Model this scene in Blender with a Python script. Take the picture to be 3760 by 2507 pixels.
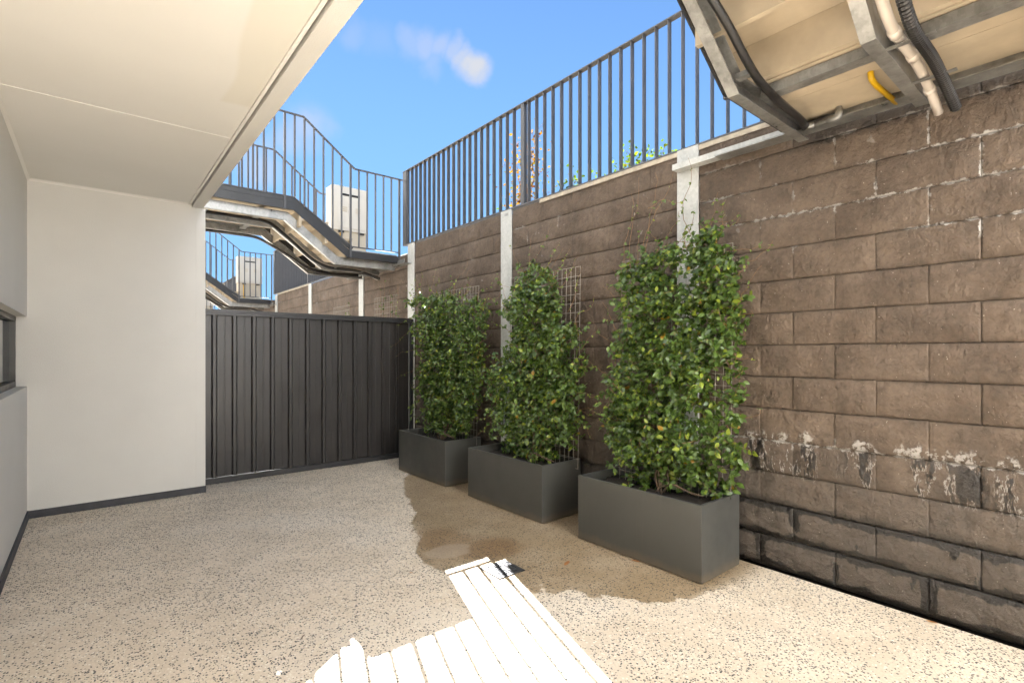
import bpy, bmesh, math, random
from mathutils import Vector, Matrix, Quaternion, Euler

for o in list(bpy.data.objects):
    bpy.data.objects.remove(o)
scene = bpy.context.scene
col = scene.collection
R = math.radians
random.seed(7)

# ------------------------------------------------------------------ camera
cam_d = bpy.data.cameras.new("Camera")
cam = bpy.data.objects.new("Camera", cam_d)
col.objects.link(cam)
scene.camera = cam
YAW = 39.437
cam.location = (0, 0, 1.36)
cam.rotation_euler = (R(90), 0, R(-YAW))
cam_d.sensor_width = 36.0
cam_d.lens = 36.0 * 1876.0 / 3760.0
cam_d.shift_y = 41.5 / 3760.0
cam_d.clip_start = 0.05
cam_d.clip_end = 3000

# ------------------------------------------------------------------ sky and sun
SUN_AZ = 18.3      # degrees from +Y towards +X
SUN_EL = 34.7
world = bpy.data.worlds.new("World")
scene.world = world
world.use_nodes = True
wn, wl = world.node_tree.nodes, world.node_tree.links
wn.clear()
w_out = wn.new("ShaderNodeOutputWorld")
w_bg = wn.new("ShaderNodeBackground")
w_bg.inputs[1].default_value = 0.05
sky = wn.new("ShaderNodeTexSky")
sky.sky_type = 'NISHITA'
sky.sun_disc = False
sky.sun_elevation = R(SUN_EL)
sky.sun_rotation = R(SUN_AZ)
sky.air_density = 0.23
sky.dust_density = 0.0
sky.ozone_density = 7.0
w_tc = wn.new("ShaderNodeTexCoord")
w_norm = wn.new("ShaderNodeVectorMath"); w_norm.operation = 'NORMALIZE'
wl.new(w_tc.outputs['Generated'], w_norm.inputs[0])
CLOUD = (1.15, 1.2, 1.32, 1)
mask = None
def wmath(op, a, b=None):
    n = wn.new("ShaderNodeMath"); n.operation = op
    for i, v in enumerate((a, b)):
        if v is None: continue
        if isinstance(v, (int, float)): n.inputs[i].default_value = v
        else: wl.new(v, n.inputs[i])
    return n.outputs[0]
w_warp = wn.new("ShaderNodeTexNoise")
w_warp.inputs['Scale'].default_value = 16; w_warp.inputs['Detail'].default_value = 4
wl.new(w_norm.outputs[0], w_warp.inputs['Vector'])
w_sub = wn.new("ShaderNodeVectorMath"); w_sub.operation = 'SUBTRACT'
wl.new(w_warp.outputs['Color'], w_sub.inputs[0]); w_sub.inputs[1].default_value = (.5, .5, .5)
w_scl = wn.new("ShaderNodeVectorMath"); w_scl.operation = 'SCALE'
wl.new(w_sub.outputs[0], w_scl.inputs[0]); w_scl.inputs['Scale'].default_value = 0.06
w_add = wn.new("ShaderNodeVectorMath"); w_add.operation = 'ADD'
wl.new(w_norm.outputs[0], w_add.inputs[0]); wl.new(w_scl.outputs[0], w_add.inputs[1])
for cx, cy, cz, rad, amp in ((.405, .760, .508, .032, .30), (.425, .748, .510, .036, .42), (.447, .735, .511, .032, .45), (.47, .722, .508, .03, .5),
                             (.487, .715, .50, .03, .7), (.505, .710, .488, .036, 1.0), (.515, .706, .478, .024, .75), (.445, .752, .488, .034, .25),
                             (.325, .795, .512, .035, .22), (.36, .778, .512, .04, .12),
                             (.281, .882, .378, .05, .5), (.262, .893, .365, .04, .4), (.235, .91, .34, .04, .3), (.219, .926, .307, .055, .5)):
    L = math.sqrt(cx * cx + cy * cy + cz * cz)
    d = wn.new("ShaderNodeVectorMath"); d.operation = 'DISTANCE'
    wl.new(w_add.outputs[0], d.inputs[0]); d.inputs[1].default_value = (cx / L, cy / L, cz / L)
    mr = wn.new("ShaderNodeMapRange"); mr.interpolation_type = 'SMOOTHSTEP'
    mr.inputs['From Min'].default_value = rad; mr.inputs['From Max'].default_value = rad * 0.15
    mr.inputs['To Min'].default_value = 0; mr.inputs['To Max'].default_value = amp
    wl.new(d.outputs['Value'], mr.inputs['Value'])
    mask = mr.outputs[0] if mask is None else wmath('MAXIMUM', mask, mr.outputs[0])
w_mix = wn.new("ShaderNodeMix"); w_mix.data_type = 'RGBA'
wl.new(mask, w_mix.inputs[0])
# pale haze towards the horizon, the same all round
w_sep = wn.new("ShaderNodeSeparateXYZ"); wl.new(w_norm.outputs[0], w_sep.inputs[0])
w_hz = wn.new("ShaderNodeMapRange"); w_hz.interpolation_type = 'SMOOTHSTEP'
w_hz.inputs['From Min'].default_value = .70; w_hz.inputs['From Max'].default_value = .08
w_hz.inputs['To Min'].default_value = .30
w_hz.inputs['To Max'].default_value = .9
wl.new(w_sep.outputs[2], w_hz.inputs['Value'])
w_hm = wn.new("ShaderNodeMix"); w_hm.data_type = 'RGBA'
wl.new(w_hz.outputs[0], w_hm.inputs[0]); wl.new(sky.outputs[0], w_hm.inputs[6]); w_hm.inputs[7].default_value = (.50, 1.02, 1.60, 1)
wl.new(w_hm.outputs[2], w_mix.inputs[6]); w_mix.inputs[7].default_value = CLOUD
wl.new(w_mix.outputs[2], w_bg.inputs[0])
wl.new(w_bg.outputs[0], w_out.inputs[0])

sun_d = bpy.data.lights.new("Sun", 'SUN')
sun_d.energy = 5.0
sun_d.angle = R(0.2)
sun_d.color = (1.0, 0.985, 0.965)
sun = bpy.data.objects.new("Sun", sun_d)
col.objects.link(sun)
sv = Vector((math.sin(R(SUN_AZ)) * math.cos(R(SUN_EL)), math.cos(R(SUN_AZ)) * math.cos(R(SUN_EL)), math.sin(R(SUN_EL))))
sun.rotation_euler = sv.to_track_quat('Z', 'Y').to_euler()
sun.location = sv * 30

vs = scene.view_settings
vs.view_transform = 'Standard'
vs.look = 'None'
vs.exposure = 3.66
vs.gamma = 1.0
vs.use_curve_mapping = False
scene.render.engine = 'CYCLES'
try:
    scene.cycles.max_bounces = 7
    scene.cycles.diffuse_bounces = 6
    scene.cycles.glossy_bounces = 2
    scene.cycles.transmission_bounces = 3
    scene.cycles.caustics_reflective = False
    scene.cycles.caustics_refractive = False
    scene.cycles.use_adaptive_sampling = True
    scene.cycles.adaptive_threshold = 0.022
    scene.cycles.use_denoising = True
except Exception:
    pass

# ------------------------------------------------------------------ material helpers
class NT:
    def __init__(s, name, rough=.6, metal=0.0, spec=None):
        s.m = bpy.data.materials.new(name); s.m.use_nodes = True
        s.n, s.l = s.m.node_tree.nodes, s.m.node_tree.links
        s.b = s.n['Principled BSDF']; s.out = s.n['Material Output']
        s.b.inputs['Roughness'].default_value = rough
        s.b.inputs['Metallic'].default_value = metal
        if spec is not None: s.b.inputs['Specular IOR Level'].default_value = spec
        s._pos = None
    def put(s, sock, v):
        if isinstance(v, bpy.types.NodeSocket): s.l.new(v, sock)
        else:
            if hasattr(sock.default_value, '__len__'):
                if len(sock.default_value) == 4 and len(v) == 3: v = (*v, 1)
                sock.default_value = v
            else: sock.default_value = v
    def pos(s):
        if s._pos is None: s._pos = s.n.new('ShaderNodeNewGeometry').outputs['Position']
        return s._pos
    def gen(s): return s.n.new('ShaderNodeTexCoord').outputs['Generated']
    def objc(s): return s.n.new('ShaderNodeTexCoord').outputs['Object']
    def rnd(s): return s.n.new('ShaderNodeObjectInfo').outputs['Random']
    def attr(s, a):
        n = s.n.new('ShaderNodeAttribute'); n.attribute_name = a; return n.outputs['Fac']
    def sep(s, v):
        n = s.n.new('ShaderNodeSeparateXYZ'); s.l.new(v, n.inputs[0]); return n.outputs[0], n.outputs[1], n.outputs[2]
    def comb(s, x, y, z):
        n = s.n.new('ShaderNodeCombineXYZ')
        for i, v in enumerate((x, y, z)): s.put(n.inputs[i], v)
        return n.outputs[0]
    def scale(s, v, f):
        n = s.n.new('ShaderNodeVectorMath'); n.operation = 'MULTIPLY'; s.l.new(v, n.inputs[0]); n.inputs[1].default_value = f; return n.outputs[0]
    def vadd(s, a, b):
        n = s.n.new('ShaderNodeVectorMath'); n.operation = 'ADD'; s.put(n.inputs[0], a); s.put(n.inputs[1], b); return n.outputs[0]
    def noise(s, vec, sc=5, det=4, rough=.55, dist=0.0, color=False):
        n = s.n.new('ShaderNodeTexNoise'); s.l.new(vec, n.inputs['Vector'])
        n.inputs['Scale'].default_value = sc; n.inputs['Detail'].default_value = det
        n.inputs['Roughness'].default_value = rough; n.inputs['Distortion'].default_value = dist
        return n.outputs['Color' if color else 'Fac']
    def voro(s, vec, sc, feature='F1', rand=1.0):
        n = s.n.new('ShaderNodeTexVoronoi'); n.feature = feature
        s.l.new(vec, n.inputs['Vector']); n.inputs['Scale'].default_value = sc
        n.inputs['Randomness'].default_value = rand
        return n
    def math(s, op, a, b=None, c=None, clamp=False):
        n = s.n.new('ShaderNodeMath'); n.operation = op; n.use_clamp = clamp
        for i, v in enumerate((a, b, c)):
            if v is not None: s.put(n.inputs[i], v)
        return n.outputs[0]
    def mr(s, v, a, b, c=0., d=1., smooth=True):
        n = s.n.new('ShaderNodeMapRange'); n.interpolation_type = 'SMOOTHSTEP' if smooth else 'LINEAR'
        for k, x in (('Value', v), ('From Min', a), ('From Max', b), ('To Min', c), ('To Max', d)): s.put(n.inputs[k], x)
        return n.outputs[0]
    def box(s, v, a, b, soft):      # 1 inside [a,b]
        return s.math('MULTIPLY', s.mr(v, a - soft, a + soft), s.mr(v, b + soft, b - soft))
    def mix(s, f, a, b, blend='MIX'):
        n = s.n.new('ShaderNodeMix'); n.data_type = 'RGBA'; n.blend_type = blend
        s.put(n.inputs[0], f); s.put(n.inputs[6], a); s.put(n.inputs[7], b); return n.outputs[2]
    def ramp(s, v, stops):
        n = s.n.new('ShaderNodeValToRGB'); s.l.new(v, n.inputs[0]); e = n.color_ramp.elements
        while len(e) < len(stops): e.new(0.5)
        for el, (p, c) in zip(e, stops):
            el.position = p; el.color = (*c, 1) if hasattr(c, '__len__') else (c, c, c, 1)
        return n.outputs[0]
    def color(s, v): s.put(s.b.inputs['Base Color'], v)
    def rough(s, v): s.put(s.b.inputs['Roughness'], v)
    def bump(s, h, strength=.3, dist=.01):
        n = s.n.new('ShaderNodeBump'); n.inputs['Strength'].default_value = strength; n.inputs['Distance'].default_value = dist
        s.l.new(h, n.inputs['Height']); s.l.new(n.outputs[0], s.b.inputs['Normal'])

M = {}
def plain(name, c, rough=.6, metal=0., var=.12, sc=6, bump=0., bsc=200, spec=None):
    t = NT(name, rough, metal, spec)
    nz = t.noise(t.pos(), sc, 5)
    f = t.mr(nz, .3, .7, 1 - var, 1 + var, False)
    n = t.n.new('ShaderNodeVectorMath'); n.operation = 'SCALE'
    n.inputs[0].default_value = c; t.l.new(f, n.inputs['Scale'])
    t.color(n.outputs[0])
    t.rough(t.mr(nz, .3, .7, rough - .06, min(1, rough + .06), False))
    if bump: t.bump(t.noise(t.pos(), bsc, 3), bump, .004)
    M[name] = t.m
    return t

# --- painted render, soffit
t = plain('render_wall', (.61, .60, .57), .8, var=.04, sc=1.3, bump=.35, bsc=170)
plain('bounce_white', (.82, .815, .80), .8, var=.02)  # bright white, only for the added bounce wall behind the camera
plain('facade_upper', (.42, .415, .40), .8, var=.03)
t = NT('soffit_paint', .65)
p = t.pos(); x, y, z = t.sep(p)
nz = t.noise(p, 1.1, 3)
base = t.mix(t.mr(nz, .3, .7), (.70, .69, .66), (.73, .72, .69))
wob = t.math('MULTIPLY', t.math('SUBTRACT', t.noise(p, 1.2, 0), .5), .25)
xs = t.math('ADD', x, wob)
stain = t.math('MULTIPLY', t.mr(xs, .50, .535), t.box(t.math('ADD', y, wob), 1.0, 3.25, .03))
t.color(t.mix(t.math('MULTIPLY', stain, .65), base, (.64, .615, .54)))
t.bump(t.noise(p, 120, 2), .06, .003)
M['soffit_paint'] = t.m
plain('trim_paint', (.73, .715, .685), .55, var=.03)
plain('membrane', (.040, .041, .047), .6, var=.3, sc=14, bump=.3, bsc=60)
plain('window_frame', (.035, .033, .03), .4, var=.15)
t = NT('window_glass', .03); t.color((.05, .065, .055)); t.b.inputs['Specular IOR Level'].default_value = .9
t.b.inputs['Transmission Weight'].default_value = .55
M['window_glass'] = t.m
plain('blind', (.5, .47, .4), .9)

# --- exposed aggregate floor
t = NT('aggregate_floor', .7)
p = t.pos(); x, y, z = t.sep(p)
pd = t.vadd(p, t.scale(t.noise(p, 60, 2, color=True), (.006, .006, 0)))
v1 = t.voro(pd, 98); v2 = t.voro(t.vadd(pd, (3.3, 1.7, 0)), 150)
cr, cg, cb = t.sep(v1.outputs['Color'])
dens = t.noise(p, 1.7, 3)
dark_t = t.mr(dens, .35, .68, .12, .32, False)
near_gate = t.mr(y, 3.6, 5.9, 0, .12)
dark_t = t.math('ADD', dark_t, near_gate)
stone_in = t.mr(v1.outputs['Distance'], .54, .42)
is_dark = t.math('MULTIPLY', t.math('LESS_THAN', cr, dark_t), stone_in)
is_white = t.math('MULTIPLY', t.math('LESS_THAN', cg, .13), stone_in)
c2r, c2g, c2b = t.sep(v2.outputs['Color'])
is_d2 = t.math('MULTIPLY', t.math('LESS_THAN', c2r, t.math('MULTIPLY', dark_t, .55)), t.mr(v2.outputs['Distance'], .5, .4))
paste = t.mix(t.mr(t.noise(p, 3.5, 5), .3, .7), (.645, .555, .435), (.755, .66, .535))
paste = t.mix(t.mr(t.noise(p, 90, 3), .35, .7), paste, t.mix(.5, paste, (.50, .40, .29)))
pale = t.mr(t.noise(t.vadd(p, (9, 4, 0)), .9, 3), .52, .66)
paste = t.mix(t.math('MULTIPLY', pale, .35), paste, (.74, .68, .59))
c = t.mix(is_white, paste, (.80, .74, .64))
dk = t.mix(cb, (.025, .027, .03), (.12, .115, .105))
c = t.mix(is_dark, c, dk)
c = t.mix(is_d2, c, (.045, .045, .044))
# damp area round the planters and drain
wob = t.math('MULTIPLY', t.math('SUBTRACT', t.noise(p, 5.5, 5, .62), .5), .26)
yn = t.mr(t.math('ADD', y, wob), 1.4, 5.4, 0, 1, False)
bl = [(1.40, 3.2), (1.50, 2.78), (1.60, 2.45), (1.71, 2.34), (1.91, 2.2), (2.06, 2.1), (2.2, 1.95), (2.4, 1.80), (2.63, 1.72), (2.8, 1.66), (3.11, 1.70), (3.34, 1.87), (3.65, 1.95), (3.87, 2.12), (4.39, 2.29), (5.05, 2.62), (5.35, 3.1)]
bx = t.ramp(yn, [((a - 1.4) / 4.0, (b - 1.5) / 2.0) for a, b in bl])
bxv = t.math('MULTIPLY_ADD', bx, 2.0, 1.5)
wet = t.mr(t.math('SUBTRACT', t.math('ADD', x, wob), bxv), -.012, .022)
wet = t.math('MULTIPLY', wet, t.mr(y, 1.42, 1.6))
wetv = t.math('MULTIPLY', wet, t.mr(t.noise(t.vadd(p, (5, 0, 0)), 2.6, 4), .30, .6, .82, 1.0))
c = t.mix(t.math('MULTIPLY', wetv, .95), c, t.mix(1.0, c, (.47, .40, .30), 'MULTIPLY'))
def blob(cx, cy, rx, ry, soft=.6):
    dx = t.math('DIVIDE', t.math('SUBTRACT', t.math('ADD', x, wob), cx), rx)
    dy = t.math('DIVIDE', t.math('SUBTRACT', t.math('ADD', y, t.math('MULTIPLY', wob, -.7)), cy), ry)
    r2 = t.math('ADD', t.math('MULTIPLY', dx, dx), t.math('MULTIPLY', dy, dy))
    return t.mr(r2, 1.25, soft * .5)
soil = t.math('MAXIMUM', blob(2.15, 2.83, .26, .20), t.math('MULTIPLY', blob(1.98, 3.2, .22, .28), .8))
c = t.mix(t.math('MULTIPLY', soil, .62), c, t.mix(1.0, c, (.55, .40, .27), 'MULTIPLY'))
silt = blob(1.90, 2.98, .16, .12, 1.2)
c = t.mix(t.math('MULTIPLY', silt, .6), c, (.42, .34, .26))
t.color(c)
t.rough(t.math('SUBTRACT', .72, t.math('MULTIPLY', wet, .32)))
hgt = t.math('SUBTRACT', 1., v1.outputs['Distance'])
t.bump(hgt, .35, .004)
M['aggregate_floor'] = t.m
plain('gap_dark', (.018, .015, .013), .9)
plain('earth', (.12, .09, .06), .95, var=.3, sc=3, bump=.6, bsc=20)
plain('soil', (.018, .013, .010), .95, var=.6, sc=60, bump=1.0, bsc=90)

# --- rock-face sleeper blocks with efflorescence and damp
t = NT('sleeper_block', .88)
p = t.pos(); x, y, z = t.sep(p); g = t.gen(); gx, gy, gz = t.sep(g)
rn = t.rnd()
n1 = t.noise(p, 3.0, 5); n2 = t.noise(p, 38, 5); n3 = t.noise(t.scale(p, (1, 5.5, 3.2)), 2.2, 5, .6, .8)
base = t.mix(t.mr(n1, .3, .7), (.086, .062, .044), (.134, .100, .074))
base = t.mix(t.mr(rn, 0, 1, 0, .55, False), base, t.mix(1., base, (.80, .80, .82), 'MULTIPLY'))
base = t.mix(t.mr(n2, .35, .75, 0, .55), base, t.mix(1., base, (.62, .60, .58), 'MULTIPLY'))
lowgrey = t.mr(t.math('ADD', z, t.math('MULTIPLY', t.math('SUBTRACT', n1, .5), .5)), 1.05, .25)
base = t.mix(t.math('MULTIPLY', lowgrey, .7), base, t.mix(t.mr(n2, .3, .7), (.066, .058, .050), (.094, .083, .073)))
speck = t.math('GREATER_THAN', t.noise(t.vadd(p, (2, 7, 1)), 75, 1), .77)
base = t.mix(t.math('MULTIPLY', speck, .5), base, (.42, .38, .33))
ez = t.math('MULTIPLY', t.math('MINIMUM', gz, t.math('SUBTRACT', 1., gz)), .2)
ey = t.math('MULTIPLY', t.math('MINIMUM', gy, t.math('SUBTRACT', 1., gy)), .43)
e = t.math('MINIMUM', ez, ey)
# long faint stains on the face
stn = t.mr(t.noise(t.scale(p, (1, 3, 1.0)), 2.4, 5), .5, .72)
base = t.mix(t.math('MULTIPLY', stn, .35), base, t.mix(1., base, (.62, .58, .55), 'MULTIPLY'))
jd = t.mr(ez, .016, .0)
base = t.mix(t.math('MULTIPLY', jd, .2), base, t.mix(1., base, (.35, .33, .31), 'MULTIPLY'))
# mottled rough face
n4 = t.noise(t.vadd(p, (3, 1, 5)), 14, 5, .7)
base = t.mix(t.mr(n4, .38, .68, 0, .6), base, t.mix(1., base, (1.32, 1.30, 1.27), 'MULTIPLY'))
base = t.mix(t.mr(n4, .46, .28, 0, .55), base, t.mix(1., base, (.60, .58, .56), 'MULTIPLY'))
# damp streaks in the low courses
colm = t.mr(t.noise(t.comb(0., t.math('MULTIPLY', y, 2.6), 0.), 1.9, 2), .38, .50)
band_b = t.math('MULTIPLY', t.math('MULTIPLY', t.box(z, .60, .81, .03), t.box(y, .15, 1.75, .08)), colm)
drip = t.noise(t.scale(p, (1, 5.0, 1.5)), 2.0, 5, .66)
dampB = t.math('MULTIPLY', t.mr(drip, .53, .56), band_b)
lowz = t.mr(z, .47, .39)
drip2 = t.noise(t.scale(t.vadd(p, (0, 3.1, 0)), (1, 4.5, 2.0)), 1.7, 4, .6)
wn_ = t.noise(p, 26, 5, .68)
big = t.noise(p, 7, 4, .6)
edge_n = t.math('MULTIPLY', t.math('MULTIPLY', big, big), .125)
damp_edge = t.math('MULTIPLY', t.mr(t.math('SUBTRACT', ez, edge_n), .004, -.006), lowz)
damp_col = t.math('MULTIPLY', t.mr(t.math('ADD', drip2, t.mr(ey, .07, 0., 0, .20)), .66, .69), lowz)
bot = t.mr(t.math('SUBTRACT', z, edge_n), .012, .0)
damp = t.math('MAXIMUM', t.math('MAXIMUM', dampB, damp_edge), t.math('MAXIMUM', damp_col, bot))
damp = t.math('MULTIPLY', damp, t.mr(y, 2.9, 2.2, .4, 1))
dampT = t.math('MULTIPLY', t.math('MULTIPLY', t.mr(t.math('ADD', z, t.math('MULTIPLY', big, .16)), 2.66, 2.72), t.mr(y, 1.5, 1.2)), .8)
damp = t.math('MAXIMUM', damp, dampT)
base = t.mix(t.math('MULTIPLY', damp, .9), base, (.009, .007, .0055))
# efflorescence: crusts that follow the joints
crust = t.math('MULTIPLY', t.math('SUBTRACT', wn_, .43), .062)
thin = t.mr(t.math('SUBTRACT', e, crust), .002, -.004)
patch = t.mr(t.noise(t.vadd(p, (0, 1.3, 4.)), 3.4, 3), .44, .54)
zoneA = t.math('MULTIPLY', t.math('MULTIPLY', t.box(z, 2.13, 2.62, .04), t.box(y, .2, 1.92, .05)), patch)
zoneA2 = t.math('MULTIPLY', t.box(z, 2.17, 2.24, .012), t.box(y, .35, 1.85, .05))
zoneB = t.math('MULTIPLY', t.math('MULTIPLY', t.box(z, .77, .86, .02), t.box(y, .15, 1.95, .05)), t.mr(t.noise(p, 4.5, 2), .16, .28))
zoneC = t.math('MULTIPLY', t.mr(t.noise(t.vadd(p, (0, 8.3, 2.)), 2.1, 2), .62, .68), t.mr(z, 1.2, 1.5))
white = t.math('MULTIPLY', thin, t.math('MAXIMUM', t.math('MAXIMUM', zoneA, zoneA2), t.math('MAXIMUM', zoneB, zoneC)))
rim = t.math('MULTIPLY', t.math('MULTIPLY', t.box(drip, .508, .528, .008), band_b), t.mr(wn_, .44, .52))
up = t.math('MULTIPLY', t.math('MULTIPLY', t.box(z, .806, .90, .004), t.box(y, .15, 1.7, .05)),
            t.mr(t.math('SUBTRACT', t.math('MULTIPLY', t.math('SUBTRACT', z, .80), 2.2), t.math('MULTIPLY', t.math('MULTIPLY', drip, colm), .42)), -.07, -.13))
white = t.math('MAXIMUM', white, t.math('MAXIMUM', t.math('MULTIPLY', rim, .9), t.math('MULTIPLY', up, t.mr(wn_, .48, .55))))
blot = t.math('MULTIPLY', t.mr(t.noise(t.vadd(p, (1, 2.2, 7.)), 11, 4), .70, .74), t.mr(z, 1.7, 2.0))
white = t.math('MAXIMUM', white, t.math('MULTIPLY', blot, .4))
c = t.mix(t.math('MULTIPLY', white, .85), base, t.mix(wn_, (.22, .20, .185), (.50, .48, .45)))
t.color(c)
t.rough(t.math('SUBTRACT', .88, t.math('MULTIPLY', damp, .45)))
h = t.math('ADD', t.math('MULTIPLY', n3, .7), t.math('ADD', t.math('MULTIPLY', n2, .45), t.math('MULTIPLY', n4, .8)))
h = t.math('ADD', h, t.math('MULTIPLY', white, .12))
t.bump(h, 1.0, .022)
M['sleeper_block'] = t.m

# --- metals
def galv(name, c, rough=.45, metal=.55, var=.3):
    t = NT(name, rough, metal)
    p = t.pos()
    v = t.voro(p, 55); r, g_, b_ = t.sep(v.outputs['Color'])
    nz = t.noise(t.scale(p, (1, 1, .45)), 9, 5, .65)
    f = t.math('ADD', t.math('MULTIPLY', r, .18), t.mr(nz, .3, .7, 1 - var, 1 + var * .6, False))
    n = t.n.new('ShaderNodeVectorMath'); n.operation = 'SCALE'; n.inputs[0].default_value = c; t.l.new(f, n.inputs['Scale'])
    rust = t.math('MULTIPLY', t.mr(t.noise(t.vadd(p, (4, 4, 4)), 13, 5), .66, .76), .35)
    t.color(t.mix(rust, n.outputs[0], (.34, .24, .13)))
    t.rough(t.mr(nz, .3, .7, rough - .12, rough + .12, False))
    M[name] = t.m
galv('galvanised', (.27, .27, .26), .38, .6, .45)
galv('galvanised_post', (.42, .425, .41), .6, .12, .16)
plain('dark_steel', (.009, .0095, .0115), .42, .0, .15)
plain('dark_steel_rail', (.060, .061, .066), .45, .0, .12)
plain('fence_steel', (.028, .0255, .024), .38, .0, .12, bump=.03)
plain('fence_rail', (.026, .026, .028), .40, .0, .1)
plain('cap_strip', (.36, .31, .24), .6, var=.3, sc=18)
plain('board', (.42, .35, .255), .75, var=.18, sc=4, bump=.12, bsc=80)
plain('pvc_white', (.58, .525, .47), .35, var=.05)
plain('conduit_black', (.014, .013, .013), .4, var=.3)
plain('pipe_yellow', (.60, .36, .006), .4, var=.06)
plain('cabinet_white', (.55, .535, .49), .5, var=.03)
plain('cabinet_inner', (.50, .45, .36), .6, var=.05)
plain('black', (.008, .008, .008), .6)
t = NT('planter_steel', .5)
p = t.pos(); x, y, z = t.sep(p)
c = t.mix(t.mr(t.noise(p, 3, 4), .3, .7), (.054, .055, .051), (.061, .061, .056))
dirt = t.math('MULTIPLY', t.mr(t.math('SUBTRACT', z, t.math('MULTIPLY', t.noise(p, 9, 5, .7), .09)), .03, -.03), .6)
runs = t.math('MULTIPLY', t.mr(t.noise(t.scale(p, (9, 9, .6)), 2.4, 4, .6), .60, .72), .22)
c = t.mix(dirt, c, (.12, .095, .065))
c = t.mix(runs, c, (.085, .082, .074))
t.color(c); t.rough(t.mr(t.noise(p, 6, 3), .3, .7, .42, .6))
t.bump(t.noise(p, 260, 2), .05, .003)
M['planter_steel'] = t.m
plain('wire', (.31, .285, .25), .5, .2, var=.15)
plain('grate_metal', (.085, .085, .09), .4, .5, var=.35, sc=30)
plain('stem_bark', (.105, .070, .045), .8, var=.3, sc=40)
plain('vine_stem', (.20, .11, .05), .7, var=.35, sc=30)
plain('dead_leaf', (.36, .16, .055), .7, var=.35, sc=60)

def leaf_mat(name, obj_random, c_lo, c_hi, c_young, c_old, trans=.25, young=.90, old=.994, gl=.30):
    t = NT(name, gl)
    r = t.rnd() if obj_random else t.attr('rnd')
    c = t.mix(t.mr(r, 0, young, 0, 1, False), c_lo, c_hi)
    c = t.mix(t.math('GREATER_THAN', r, young), c, c_young)
    c = t.mix(t.math('GREATER_THAN', r, old), c, c_old)
    t.color(c)
    tr = t.n.new('ShaderNodeBsdfTranslucent')
    t.l.new(t.mix(1., c, (1.6, 1.7, .7), 'MULTIPLY'), tr.inputs[0])
    ms = t.n.new('ShaderNodeMixShader'); ms.inputs[0].default_value = trans
    t.l.new(t.b.outputs[0], ms.inputs[1]); t.l.new(tr.outputs[0], ms.inputs[2]); t.l.new(ms.outputs[0], t.out.inputs[0])
    M[name] = t.m
LC = ((.036, .072, .014), (.115, .185, .036), (.23, .29, .036), (.30, .18, .02))
leaf_mat('leaf', True, *LC)
leaf_mat('leaf_mass', False, *LC)
leaf_mat('shrub_green', False, (.035, .060, .004), (.06, .09, .005), (.09, .11, .006), (.10, .08, .006), .5, .8, .97, .9)
M['shrub_green'].node_tree.nodes['Principled BSDF'].inputs['Specular IOR Level'].default_value = .05
leaf_mat('shrub_amber', False, (.11, .042, .004), (.13, .065, .006), (.08, .07, .006), (.08, .022, .004), .5, .8, .95, .9)
M['shrub_amber'].node_tree.nodes['Principled BSDF'].inputs['Specular IOR Level'].default_value = .05

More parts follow.
